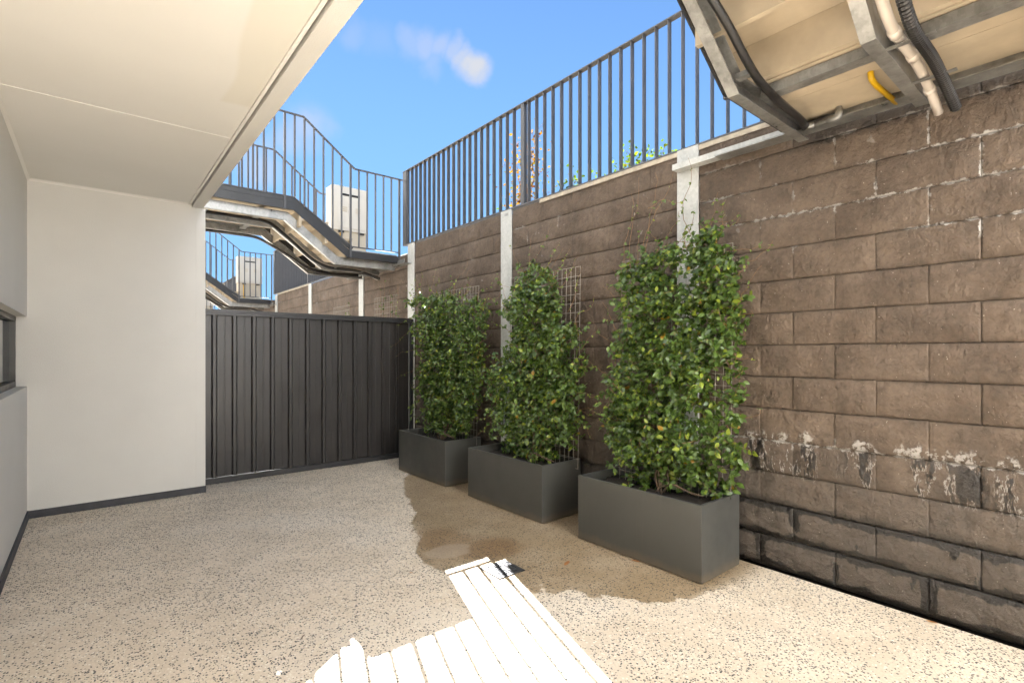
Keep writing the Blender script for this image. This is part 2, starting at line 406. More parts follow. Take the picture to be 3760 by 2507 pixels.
# ------------------------------------------------------------------ mesh helpers
class MB:
    def __init__(s): s.v = []; s.f = []
    def add(s, vs, fs):
        o = len(s.v); s.v += [tuple(v) for v in vs]; s.f += [tuple(i + o for i in f) for f in fs]; return s
    def box(s, x0, x1, y0, y1, z0, z1):
        return s.add([(x0, y0, z0), (x1, y0, z0), (x1, y1, z0), (x0, y1, z0), (x0, y0, z1), (x1, y0, z1), (x1, y1, z1), (x0, y1, z1)],
                     [(0, 3, 2, 1), (4, 5, 6, 7), (0, 1, 5, 4), (1, 2, 6, 5), (2, 3, 7, 6), (3, 0, 4, 7)])
    def tube(s, pts, r, n=8, cap=True):
        pts = [Vector(p) for p in pts]
        rs = r if hasattr(r, '__len__') else [r] * len(pts)
        rings = []; prev = None
        for i, p in enumerate(pts):
            d = (pts[min(i + 1, len(pts) - 1)] - pts[max(i - 1, 0)]).normalized()
            if prev is None:
                a = d.orthogonal().normalized()
            else:
                a = (prev - d * prev.dot(d))
                a = a.normalized() if a.length > 1e-6 else d.orthogonal().normalized()
            prev = a; b = d.cross(a)
            rings.append([p + (a * math.cos(2 * math.pi * k / n) + b * math.sin(2 * math.pi * k / n)) * rs[i] for k in range(n)])
        vs = [v for ring in rings for v in ring]; fs = []
        for i in range(len(pts) - 1):
            for k in range(n):
                k2 = (k + 1) % n
                fs.append((i * n + k, i * n + k2, (i + 1) * n + k2, (i + 1) * n + k))
        if cap:
            fs.append(tuple(reversed(range(n)))); fs.append(tuple((len(pts) - 1) * n + k for k in range(n)))
        return s.add(vs, fs)
    def sweep(s, path, prof):
        """path: (x,z) points; prof: closed (dy, dn) polygon, dn along the path normal (up), mitred."""
        P = [Vector((a, 0, b)) for a, b in path]; n = len(prof); vs = []; fs = []
        for i, p in enumerate(P):
            ds = []
            if i > 0: ds.append((P[i] - P[i - 1]).normalized())
            if i < len(P) - 1: ds.append((P[i + 1] - P[i]).normalized())
            nn = [Vector((d.z, 0, -d.x)) if d.x < 0 else Vector((-d.z, 0, d.x)) for d in ds]
            m = sum(nn, Vector()); m.normalize(); m *= 1 / m.dot(nn[0])
            for dy, dn in prof: vs.append(p + m * dn + Vector((0, dy, 0)))
        for i in range(len(P) - 1):
            for k in range(n):
                k2 = (k + 1) % n
                fs.append((i * n + k, i * n + k2, (i + 1) * n + k2, (i + 1) * n + k))
        fs.append(tuple(range(n))); fs.append(tuple(reversed([(len(P) - 1) * n + k for k in range(n)])))
        return s.add(vs, fs)
    def mesh(s, name, smooth=False):
        me = bpy.data.meshes.new(name); me.from_pydata(s.v, [], s.f); me.validate()
        bm = bmesh.new(); bm.from_mesh(me); bmesh.ops.recalc_face_normals(bm, faces=bm.faces); bm.to_mesh(me); bm.free()
        if smooth: me.polygons.foreach_set('use_smooth', [True] * len(me.polygons))
        return me
    def build(s, name, mat, parent=None, smooth=False, bevel=0.):
        me = s.mesh(name, smooth)
        if bevel:
            bm = bmesh.new(); bm.from_mesh(me)
            bmesh.ops.bevel(bm, geom=[e for e in bm.edges], offset=bevel, segments=2, profile=.6, affect='EDGES')
            bm.to_mesh(me); bm.free()
        me.materials.append(M[mat])
        return link(name, me, parent)
def link(name, me, parent=None, loc=None):
    o = bpy.data.objects.new(name, me); col.objects.link(o); o.parent = parent
    if loc is not None: o.location = loc
    return o
def tag(o, label=None, cat=None, group=None, kind=None):
    if label: o['label'] = label
    if cat: o['category'] = cat
    if group: o['group'] = group
    if kind: o['kind'] = kind
    return o
def empty(name, loc=(0, 0, 0), label=None, cat=None, group=None):
    o = link(name, None, None, loc); o.empty_display_size = .1
    return tag(o, label, cat, group)
def kids(o): return [c for c in bpy.data.objects if c.parent == o]
CH = {}
def copy_tree(o, parent=None):
    c = o.copy(); col.objects.link(c); c.parent = parent
    for ch in list(o.children): copy_tree(ch, c)
    return c
def bx(*a): return MB().box(*a)

# ------------------------------------------------------------------ ground and floor
XW = 3.33     # face of retaining wall
tag(bx(-400, 400, -400, 400, -.5, -.22).build('ground', 'earth'), kind='structure')
tag(bx(3.62, 400, -60, 300, 1.2, 2.55).build('upper_ground', 'earth'), kind='structure')

fl = empty('floor', (0, 0, 0)); tag(fl, 'speckled beige exposed aggregate concrete paving of the courtyard', None, kind='structure')
D0, D1, D2, D3 = 1.889, 2.094, 2.412, 2.622     # drain
JY = 2.419
def slab(x0, x1, y0, y1): bx(x0, x1, y0, y1, -.12, 0).build('slab', 'aggregate_floor', fl)
XE = 3.294
slab(-.43, XE, -4.5, JY - .0035)
# slab behind the joint has the drain opening (built as one mesh)
mb = MB()
y0, y1 = JY + .0035, 6.3
for a, b, c_, d in ((-.43, D0, y0, y1), (D1, XE, y0, y1), (D0, D1, D3, y1)):
    mb.box(a, b, c_, d, -.12, 0)
mb.build('slab', 'aggregate_floor', fl)
slab(-.43, XE, 6.304, 40)
bx(-.5, 3.4, -4.6, 40, -.2, -.125).build('gap_filler', 'gap_dark', fl)
bx(XE + .002, 3.322, -4.5, 40, -.124, -.022).build('wall_gap', 'gap_dark', fl)

# drain pit and grate
gr = empty('drain_grate', ((D0 + D1) / 2, (D2 + D3) / 2, 0), 'square cast metal floor drain grate set into the paving', 'drain')
cx_, cy_ = (D0 + D1) / 2, (D2 + D3) / 2
hs = .1; bz0, bz1 = -.004, .006
mb = MB()
def lb(a, b, c_, d, z0=bz0, z1=bz1): mb.box(a, b, c_, d, z0, z1)
fw = .02
lb(-hs, hs, -hs, -hs + fw); lb(-hs, hs, hs - fw, hs); lb(-hs, -hs + fw, -hs + fw, hs - fw); lb(hs - fw, hs, -hs + fw, hs - fw)
mb.build('frame', 'grate_metal', gr)
mb = MB()
for sgn in (1, -1):
    a = hs - fw; w = .0035
    d = Vector((1, sgn, 0)).normalized(); n_ = Vector((-d.y, d.x, 0)) * w
    for q in (-1, 1):
        A = Vector((0, 0, 0)); B = d * (a * 1.4142) * q
        vs_ = [A - n_, A + n_, B + n_, B - n_]
        mb.add([(v.x, v.y, bz0) for v in vs_] + [(v.x, v.y, bz1 - .001) for v in vs_], [(0, 1, 2, 3), (4, 5, 6, 7), (0, 1, 5, 4), (1, 2, 6, 5), (2, 3, 7, 6), (3, 0, 4, 7)])
mb.build('rib', 'grate_metal', gr)
for q in range(4):
    mb = MB()
    for k in range(-4, 5):
        if k == 0: continue
        u = k * .0178 - math.copysign(.0089, k) + 0
        L0 = abs(u) + .006; L1 = hs - fw
        if L1 - L0 < .004: continue
        mb.box(u - .0042, u + .0042, L0, L1, bz0, bz1 - .0015)
    rot = Matrix.Rotation(q * math.pi / 2, 4, 'Z')
    mb.v = [tuple(rot @ Vector(v)) for v in mb.v]
    mb.build('slot_bars', 'grate_metal', gr)
mb = MB(); mb.tube([(0, 0, bz0), (0, 0, bz1 - .0005)], .016, 12); mb.build('boss', 'grate_metal', gr)
mb = MB(); mb.add([(-.1, -.1, -.119), (.1, -.1, -.119), (.1, .1, -.119), (-.1, .1, -.119)], [(0, 1, 2, 3)]); mb.build('pit', 'black', gr)

# ------------------------------------------------------------------ building
B = empty('building', (-.41, 5.76, 0), 'cream rendered building with white soffit overhanging the courtyard', 'building')
B.location = (0, 0, 0)
XL, YF, ZS = -.41, 5.76, 2.79
XB = .835          # outer face of edge beam
WZ0, WZ1, WY0 = 1.085, 1.655, 2.9
bx(XL - .25, XL, -4.5, YF, 0, WZ0).build('wall', 'render_wall', B)
bx(XL - .25, XL, -4.5, YF, WZ1, ZS + .1).build('wall', 'render_wall', B)
bx(XL - .25, XL, -4.5, WY0, WZ0, WZ1).build('wall', 'render_wall', B)
bx(XL - .25, .776, YF, YF + .5, 0, ZS + .1).build('wall', 'render_wall', B)
bx(.779, .858, YF, YF + .5, 0, ZS - .03).build('wall', 'render_wall', B)
bx(.77, .785, YF + .004, YF + .3, 0, ZS - .04).build('wall_joint', 'render_wall', B)
# soffit sheets and trims
zt = ZS + .012
for a, b in ((-4.5, 1.912), (1.918, 3.829), (3.835, YF - .002)):
    bx(XL + .002, .718, a, b, ZS, zt + .03).build('soffit_panel', 'soffit_paint', B)
for yj in (1.915, 3.832):
    bx(XL + .002, .717, yj - .006, yj + .006, ZS - .0025, ZS + .02).build('joint_strip', 'trim_paint', B)
bx(.7185, .736, -4.5, YF - .001, ZS - .010, zt + .03).build('soffit_trim', 'trim_paint', B)
bx(.7365, .744, -4.5, YF - .001, ZS + .008, zt + .05).build('soffit_groove', 'gap_dark', B)
bx(.7445, XB, -4.5, YF - .001, ZS - .03, 3.15).build('edge_beam', 'render_wall', B)
bx(.2, XB, YF + .001, 40, ZS - .03, 3.15).build('edge_beam', 'render_wall', B)
mb = MB(); mb.add([(XL, YF - .018, ZS), (XL, YF, ZS), (XL, YF, ZS - .018), (.716, YF - .018, ZS), (.716, YF, ZS), (.716, YF, ZS - .018)],
                  [(0, 2, 5, 3), (0, 1, 2), (3, 5, 4)]); mb.build('corner_trim', 'trim_paint', B)
mb = MB(); mb.add([(XL + .018, -4.5, ZS), (XL, -4.5, ZS), (XL, -4.5, ZS - .018), (XL + .018, YF - .01, ZS), (XL, YF - .01, ZS), (XL, YF - .01, ZS - .018)],
                  [(0, 2, 5, 3), (0, 1, 2), (3, 5, 4)]); mb.build('corner_trim', 'trim_paint', B)
# upper storey
bx(.55, XB - .004, -4.5, 40, 3.152, 9.0).build('upper_wall', 'facade_upper', B)
bx(-6, .548, -4.5, 40, 3.152, 9.0).build('upper_storey', 'facade_upper', B)
bx(-6, XL - .252, -4.5, 40, 0, 3.15).build('inner_wall', 'render_wall', B)
bx(XL - .25, .6, YF + .502, 40, 0, ZS - .04).build('lower_wall', 'render_wall', B)
bx(XL + .002, 3.2, -3.6, -3.2, .001, 9.0).build('added_bounce_wall', 'bounce_white', B)  # added wall, unseen behind the camera, bounces sunlight into the shaded courtyard
# skirting
bx(XL + .001, .861, YF - .014, YF - .0005, .001, .064).build('skirting', 'membrane', B)
bx(XL + .0005, XL + .014, -4.5, YF - .0145, .001, .068).build('skirting', 'membrane', B)
# window in the left wall
W = link('window', None, B)
xf = XL - .066
mbf = MB()
mbf.box(xf - .07, xf, WY0, YF - .001, WZ0 + .001, WZ0 + .045); mbf.box(xf - .07, xf, WY0, YF - .001, WZ1 - .04, WZ1 - .001)
mbf.box(xf - .07, xf, YF - .045, YF - .001, WZ0 + .045, WZ1 - .04); mbf.box(xf - .07, xf, WY0, WY0 + .04, WZ0 + .045, WZ1 - .04)
mbf.box(xf - .068, xf - .002, 4.28, 4.33, WZ0 + .045, WZ1 - .04)
mbf.build('frame', 'window_frame', W)
bx(xf - .042, xf - .036, WY0 + .04, 4.28, WZ0 + .046, WZ1 - .041).build('glass', 'window_glass', W)
bx(xf - .042, xf - .036, 4.33, YF - .046, WZ0 + .046, WZ1 - .041).build('glass', 'window_glass', W)
bx(xf - .16, xf - .15, WY0, YF, WZ0, WZ1).build('blind', 'blind', W)

# ------------------------------------------------------------------ retaining wall
RW = empty('retaining_wall', (0, 0, 0), 'brown rock-face concrete sleeper retaining wall between galvanised posts', 'wall')
CH_ = .2014
rb = random.Random(3)
def block_mesh(L, H, seed, nx=13, nz=7):
    r = random.Random(seed); mb = MB(); vs = []; fs = []
    lump = [[r.uniform(-.007, .003) for _ in range(5)] for _ in range(3)]
    for j in range(nz + 1):
        for i in range(nx + 1):
            u, v = i / nx, j / nz
            # push outer rows to a narrow arris
            uu = u if 0 < i < nx else u
            yy = (u - .5) * L; zz = (v - .5) * H
            if i == 1: yy = -.5 * L + .010
            if i == nx - 1: yy = .5 * L - .010
            if j == 1: zz = -.5 * H + .010
            if j == nz - 1: zz = .5 * H - .010
            edge = min(i, nx - i, j, nz - j)
            x = (.007 if j in (0, nz) else .003) if edge == 0 else (r.uniform(-.001, .002) if edge == 1 else lump[min(2, j * 3 // nz)][min(4, i * 5 // nx)] + r.uniform(-.0045, .0035))
            vs.append((x, yy, zz))
    W_ = nx + 1
    for j in range(nz):
        for i in range(nx):
            a = j * W_ + i; fs.append((a, a + W_, a + W_ + 1, a + 1))
    rim = [i for i in range(W_)] + [j * W_ + nx for j in range(1, nz + 1)] + [nz * W_ + i for i in range(nx - 1, -1, -1)] + [j * W_ for j in range(nz - 1, 0, -1)]
    o = len(vs)
    for k in rim: vs.append((.05, vs[k][1], vs[k][2]))
    for q in range(len(rim)):
        q2 = (q + 1) % len(rim); fs.append((rim[q], rim[q2], o + q2, o + q))
    mb.add(vs, fs); me = mb.mesh('block', True); me.materials.append(M['sleeper_block']); return me
cache = {}
def bmesh_for(L):
    key = round(L, 2); vi = rb.randrange(4 if key > .4 else 2)
    if (key, vi) not in cache: cache[(key, vi)] = block_mesh(key + .0004, CH_ - .0022, hash((key, vi)) & 0xffff)
    return cache[(key, vi)]
bays = [  # y0, y1, joints odd, joints even, top z, first visible course
    (-.145 + .19, 1.955, (.47, .90, 1.33, 1.76), (.25, .67, 1.10, 1.53), 2.82, 0),
    (2.127, 4.042, (2.37, 2.78, 3.21, 3.62), (2.52, 2.95, 3.38, 3.81), 2.82, 0),
    (4.218, 6.085, (4.61, 5.04, 5.48, 5.89), (4.38, 4.82, 5.25, 5.68), 2.82, 0),
    (6.265, 7.735, (6.60, 7.03, 7.46), (6.40, 6.83, 7.25), 2.72, 7),
    (7.915, 10.21, (8.2, 8.64, 9.07, 9.5, 9.93), (8.42, 8.85, 9.28, 9.71), 2.72, 8),
    (10.385, 12.6, (10.7, 11.13, 11.56, 12.0, 12.4), (10.5, 10.9, 11.34, 11.77, 12.2), 2.72, 8)]
nblk = 0
hidden = MB()
for bi, (a, b, jo, je, zt_, k0) in enumerate(bays):
    zb = zt_ - 14 * CH_
    for k in range(14):
        js = [a] + list(jo if k % 2 else je) + [b]
        dxc = rb.uniform(-.004, .004)
        for i in range(len(js) - 1):
            L = js[i + 1] - js[i]
            if L < .05: continue
            cpos = (XW + dxc + rb.uniform(-.002, .003), (js[i] + js[i + 1]) / 2, zb + (k + .5) * CH_)
            if k < k0:
                hidden.box(XW, XW + .05, js[i] + .003, js[i + 1] - .003, zb + k * CH_ + .003, zb + (k + 1) * CH_ - .003); continue
            o = link('block', bmesh_for(L), RW, cpos); nblk += 1
            if rb.random() < .5: o.rotation_euler = (math.pi, 0, 0)
for a, b, zt_ in ((-2.05, -.14, 2.92), (-4.4, -2.2, 2.92), (12.8, 14.9, 2.62), (15.1, 17., 2.62), (17.2, 19.2, 2.62), (19.4, 21.4, 2.52), (21.6, 23.5, 2.52)):
    zb = zt_ - 14 * CH_
    for k in range(14):
        y_ = a + (.2 if k % 2 else 0)
        while y_ < b - .05:
            hidden.box(XW, XW + .05, max(a, y_) + .002, min(b, y_ + .43) - .003, zb + k * CH_ + .003, zb + (k + 1) * CH_ - .003); y_ += .43
tag(hidden.build('far_block', 'sleeper_block', RW), kind='stuff')
bx(XW + .045, XW + .28, -4.5, 6.17, -.1, 2.80).build('backing', 'gap_dark', RW)
bx(XW + .045, XW + .28, 6.172, 12.69, -.1, 2.70).build('backing', 'gap_dark', RW)
bx(XW + .045, XW + .28, 12.692, 19.3, -.1, 2.60).build('backing', 'gap_dark', RW)
posts = ((-.145, .03, 2.93), (1.957, 2.125, 2.835), (4.044, 4.216, 2.832), (6.087, 6.263, 2.83), (7.737, 7.913, 2.72), (10.212, 10.383, 2.72), (12.602, 12.78, 2.70), (14.92, 15.08, 2.62), (17.02, 17.18, 2.62))
for a, b, zt_ in posts:
    mb = MB()
    mb.box(XW - .014, XW - .002, a, b, -.02, zt_)
    mb.box(XW - .002, XW + .044, (a + b) / 2 - .005, (a + b) / 2 + .005, -.02, zt_ - .01)
    mb.build('post', 'galvanised_post', RW)
mb = MB(); mb.box(XW - .018, XW - .0145, 4.09, 4.15, 2.775, 2.80); mb.build('clip', 'galvanised', RW)
# pale capping angle under the rail
for a, b in ((1.36, 1.955), (2.127, 2.93), (2.935, 3.62)):
    bx(XW - .012, XW + .03, a, b, 2.796, 2.829).build('capping_strip', 'cap_strip', RW)
bx(XW + .0, XW + .04, 6.1, 6.2, 2.806, 2.834).build('capping_strip', 'cap_strip', RW)
for a, b in ((10.4, 11.6), (11.62, 12.59)):
    bx(XW - .012, XW + .03, a, b, 2.70, 2.728).build('capping_strip', 'cap_strip', RW)

# ------------------------------------------------------------------ fin railings on the wall
fin_me = bx(-.0215, .0215, -.0028, .0028, 0, 1.0).mesh('fin'); fin_me.materials.append(M['dark_steel_rail'])
def fin_rail(ya, yb, zb, label, wide):
    o = empty('fin_railing', (XW + .012, ya, zb), label, 'railing')
    L = yb - ya
    bx(-.024, .024, 0, L, 0, .012).build('bottom_rail', 'dark_steel_rail', o)
    bx(-.026, .026, 0, L, 1.012, 1.022).build('top_rail', 'dark_steel_rail', o)
    y_ = L - .115 - .0
    k = 0
    while y_ > .02:
        if not any(abs((ya + y_) - w) < .05 for w in wide):
            link('fin', fin_me, o, (0, y_, .012))
        y_ -= .11372
    bx(-.0215, .0215, L - .1, L, .012, 1.012).build('end_plate', 'dark_steel_rail', o)
    for w in wide:
        bx(-.0215, .0215, w - ya - .024, w - ya + .024, .012, 1.012).build('rail_post', 'dark_steel_rail', o)
    bx(-.024, .024, 0.0005, .05, .013, 1.011).build('end_plate', 'dark_steel_rail', o)
    return o
fin_rail(1.40, 6.415, 2.832, 'dark grey steel fin railing on the wall above the planters', (3.878,))
fin_rail(7.74, 12.93, 2.735, 'dark fin railing on the far wall, seen beyond the steel fence', (10.45,))
fin_rail(14.2, 19.35, 2.635, 'distant dark fin railing behind the farthest white cabinets', (16.8,))

# ------------------------------------------------------------------ footbridges (local: x,z of the place; y from bridge's near side)
def arc(path, r=.06, n=5):
    P = [Vector(p) for p in path]; out = [P[0]]
    for i in range(1, len(P) - 1):
        a, b, c_ = P[i - 1], P[i], P[i + 1]
        d1 = (a - b); d2 = (c_ - b); rr = min(r, d1.length * .45, d2.length * .45)
        p1 = b + d1.normalized() * rr; p2 = b + d2.normalized() * rr
        for k in range(n + 1):
            t_ = k / n; out.append((p1 * (1 - t_) + b * t_) * (1 - t_) + (b * (1 - t_) + p2 * t_) * t_)
    out.append(P[-1]); return out
def interp(path, x):
    pts = sorted(path)
    for (x0, z0), (x1, z1) in zip(pts, pts[1:]):
        if x0 <= x <= x1: return z0 + (z1 - z0) * (x - x0) / (x1 - x0)
    return pts[0][1] if x < pts[0][0] else pts[-1][1]
XR = 3.30; XB0 = .84
WID = 1.30
def make_bridge(loc):
    o = empty('footbridge', loc)
    fas = [(3.262, 2.585), (2.535, 2.585), (1.875, 3.072), (XB0, 3.072)]
    top = [(3.31, 3.737), (2.63, 3.739), (1.99, 4.226), (XB0, 4.227)]
    botr = [(3.262, 2.732), (2.595, 2.728), (1.876, 3.228), (XB0, 3.23)]
    for yy in (0., WID):
        MB().sweep(fas, [(yy - .006, 0), (yy + .006, 0), (yy + .006, .092), (yy - .006, .092)]).build('fascia', 'dark_steel', o)
        MB().sweep(top, [(yy - .013, -.008), (yy + .013, -.008), (yy + .013, .008), (yy - .013, .008)]).build('handrail', 'dark_steel_rail', o)
        MB().sweep(botr, [(yy - .012, -.006), (yy + .012, -.006), (yy + .012, .006), (yy - .012, .006)]).build('bottom_rail', 'dark_steel_rail', o)
        x_ = 3.262
        k = 0
        while x_ > XB0 + .03:
            zt_ = interp(top, x_) - .006
            if k in (0, 6, 13, 20):
                zb = interp(fas, x_) - .004
                MB().box(x_ - .012, x_ + .012, yy - .0125 + (-.007 if yy == 0 else .007), yy + .0125 + (-.007 if yy == 0 else .007), zb, zt_).build('rail_post', 'dark_steel_rail', o)
            else:
                MB().tube([(x_, yy, interp(botr, x_)), (x_, yy, zt_)], .012, 6).build('bar', 'dark_steel_rail', o)
            x_ -= .1147; k += 1
    kick = [(2.60, 2.70), (1.878, 3.196), (XB0, 3.198)]
    for yy in (0., WID):
        MB().sweep(kick, [(yy - .0035, -.03), (yy + .0035, -.03), (yy + .0035, .026), (yy - .0035, .026)]).build('kick_plate', 'dark_steel', o)
    # galvanised channels
    bm_path = [(3.25, 2.50), (2.415, 2.50), (1.795, 2.965), (XB0, 2.965)]
    for yy, s_ in ((.10, 1), (.60, 1), (1.215, -1)):
        w = .055 * s_
        prof = [(yy, 0), (yy + w, 0), (yy + w, .007), (yy + .006 * s_, .007), (yy + .006 * s_, .093), (yy + w, .093), (yy + w, .10), (yy, .10)]
        MB().sweep(bm_path, prof).build('beam', 'galvanised', o)
    # cross members
    for x_ in (2.66, 1.55, 1.0):
        zz = 2.548 if x_ > 2.4 else 3.01
        for ya, yb in ((.16, .595), (.66, 1.155)):
            mb = MB(); mb.box(x_ - .035, x_ + .035, ya, yb, zz, zz + .006); mb.box(x_ - .035, x_ - .029, ya, yb, zz + .006, zz + .05); mb.box(x_ + .029, x_ + .035, ya, yb, zz + .006, zz + .05)
            mb.build('joist', 'galvanised', o)
    # deck sheets
    ya, yb = .0065, WID - .0065
    for a, b in ((2.602, 2.90), (2.904, 3.235)):
        bx(a, b, ya, yb, 2.603, 2.66).build('deck_board', 'board', o)
    bx(2.602, 3.235, ya, yb, 2.662, 2.692).build('deck_topping', 'galvanised', o)
    for a, b in ((XB0, 1.36), (1.364, 1.967)):
        bx(a, b, ya, yb, 3.10, 3.16).build('deck_board', 'board', o)
    bx(XB0, 1.967, .0065, WID - .0065, 3.162, 3.192).build('deck_topping', 'dark_steel', o)
    for k, (xr, z0) in enumerate(((2.59, 2.66), (2.28, 2.827), (1.97, 2.994))):
        bx(xr - .03, xr, ya, yb, z0 - .10 if k else z0 - .055, z0 + .135).build('riser', 'board', o)
        if k < 2:
            bx(xr - .31 + .001, xr + .012, ya, yb, z0 + .137, z0 + .165).build('tread', 'board', o)
            bx(xr - .02, xr + .02, ya, yb, z0 + .1655, z0 + .172).build('nosing', 'galvanised', o)
            bx(xr + .001, xr + .012, ya + .002, ya + .03, z0 + .04, z0 + .1365).build('step_bracket', 'cabinet_white', o)
    # wall ledge
    mb = MB(); mb.box(3.20, XW - .016, -.26, 1.72, 2.555, 2.563); mb.build('ledge_plate', 'galvanised', o)
    bx(3.235, 3.245, -.2, 1.3, 2.5635, 2.62).build('ledge_lip', 'galvanised', o)
    # pipes under the deck
    D = -.11
    pvc = [(.95, .52, 3.02), (1.72, .52, 3.02), (2.0, .54, 2.95 + D), (2.26, .56, 2.74 + D), (2.45, .56, 2.645 + D), (2.82, .56, 2.65 + D), (3.03, .56, 2.612 + D), (3.205, .555, 2.535 + D)]
    pv = MB().tube(arc(pvc, .12), .020, 10).build('conduit', 'pvc_white', o, True)
    for x_, zz in ((2.76, 2.65), (2.5, 2.648), (3.06, 2.60)):
        MB().tube([(x_ - .022, .56, zz + D + .001), (x_ + .022, .56, zz + D - .003)], .0235, 10).build('coupling', 'pvc_white', pv, True)
    cor = [(.95, .46, 3.0), (1.72, .46, 3.0), (2.0, .48, 2.90 + D), (2.25, .49, 2.70 + D), (2.45, .495, 2.615 + D), (2.80, .495, 2.62 + D), (3.0, .495, 2.59 + D), (3.21, .49, 2.53 + D)]
    cp = arc(cor, .12, 4)
    pts = []; rs = []
    acc = 0
    for i in range(len(cp) - 1):
        a, b = cp[i], cp[i + 1]; n_ = max(1, int((b - a).length / .0075))
        for k in range(n_): pts.append(a.lerp(b, k / n_)); rs.append(.0235 if (acc := acc + 1) % 2 else .0200)
    MB().tube(pts, rs, 10).build('corrugated_conduit', 'conduit_black', o)
    blk = [(.95, 1.13, 2.93), (1.72, 1.13, 2.93), (1.93, 1.10, 2.93 + D), (2.16, 1.08, 2.80 + D), (2.32, 1.08, 2.705 + D), (2.46, 1.085, 2.655 + D), (2.68, 1.09, 2.632 + D), (3.0, 1.11, 2.64 + D), (3.15, 1.14, 2.655 + D)]
    MB().tube(arc(blk, .1), .0195, 8).build('hose', 'conduit_black', o, True)
    for x_, y_, z_ in ((2.40, 1.085, 2.672 + D),):
        bx(x_ - .02, x_ + .02, y_ + .005, y_ + .075, z_ - .004, z_ + .022).build('clamp', 'galvanised', o)
    for x_, z_ in ((2.55, 2.648 + D), (2.93, 2.635 + D)):
        bx(x_ - .013, x_ + .013, .44, .60, z_ - .034, z_ - .029).build('clamp', 'galvanised', o)
    g = [(3.178, .98, 2.62), (3.178, .98, 2.555), (3.178, 1.0, 2.545), (3.175, 1.135, 2.545)]
    gp = MB().tube(arc(g, .02), .0145, 8).build('gas_pipe', 'galvanised', o, True)
    MB().tube(arc([(3.178, .98, 2.585), (3.178, .98, 2.548), (3.178, 1.035, 2.546)], .03), .021, 8).build('elbow', 'galvanised', gp, True)
    MB().tube([(3.175, 1.10, 2.545), (3.172, 1.16, 2.55)], .021, 8).build('union', 'galvanised', gp, True)
    MB().tube(arc([(2.90, .755, 2.63), (2.905, .755, 2.575), (2.96, .752, 2.562), (3.27, .742, 2.565)], .05), .0135, 8).build('yellow_pipe', 'pipe_yellow', o, True)
    return o
bridge = make_bridge((0, .05, .11))
tag(bridge, 'galvanised steel footbridge overhead with white, black and yellow pipes beneath', 'footbridge', 'stepped steel footbridges to the building')
bx(3.238, XW - .016, 1.30, 2.065, 2.5635, 2.605).build('ledge_channel', 'galvanised_post', bridge)
for (y0_, dz, lab) in ((6.41, 0, 'stepped steel footbridge with barred handrails right behind the dark fence'),
                       (12.86, -.085, 'second stepped footbridge seen under the first one beyond the fence'),
                       (19.35, -.17, 'small farthest footbridge just above the fence by the cream wall')):
    c_ = copy_tree(bridge); c_.location = (0, y0_, dz); c_['label'] = lab
    for ch in list(c_.children):
        if ch.name.startswith('ledge_channel'): bpy.data.objects.remove(ch)

# white service cabinets standing on the bridges
def make_cabinet(loc):
    o = empty('service_cabinet', loc)
    w, d, h = .54, .25, 1.105
    bx(0, w, 0, d, .46, h).build('body', 'cabinet_white', o)
    bx(.015, w - .015, .03, d, 0, .4595).build('base', 'cabinet_inner', o)
    dr = bx(.055, w - .05, -.012, -.0005, .50, h - .16).build('door', 'cabinet_white', o)
    bx(.15, .39, -.008, .02, h - .135, h - .105).build('slot', 'black', o)
    for x0 in (.145, .345):
        for k in range(3):
            mb = MB(); zz = h - .37 + k * .028
            mb.add([(x0, -.0125, zz), (x0 + .075, -.0125, zz), (x0 + .075, -.020, zz + .010), (x0, -.020, zz + .010), (x0, -.0125, zz + .013), (x0 + .075, -.0125, zz + .013)],
                   [(0, 1, 2, 3), (3, 2, 5, 4), (0, 3, 4), (1, 5, 2)])
            mb.build('louvre', 'cabinet_inner', dr)
    for x0 in (.09, .40):
        bx(x0, x0 + .08, -.02, .0, .425, .45).build('latch', 'black', o)
    MB().tube([(.14, .02, .02), (.14, .02, .43)], .02, 8).build('yellow_pipe', 'pipe_yellow', o, True)
    return o
cab = make_cabinet((2.68, 7.35, 2.693))
tag(cab, 'white service cabinet with black slot behind the nearest barred handrail', 'cabinet', 'white cabinets on the footbridges')
c_ = copy_tree(cab); c_.location = (2.74, 13.8, 2.608); c_['label'] = 'small white cabinet on the second footbridge, seen beneath the first'
c_ = copy_tree(cab); c_.location = (2.74, 20.3, 2.523); c_['label'] = 'farthest white cabinet, low beside the cream wall above the fence'

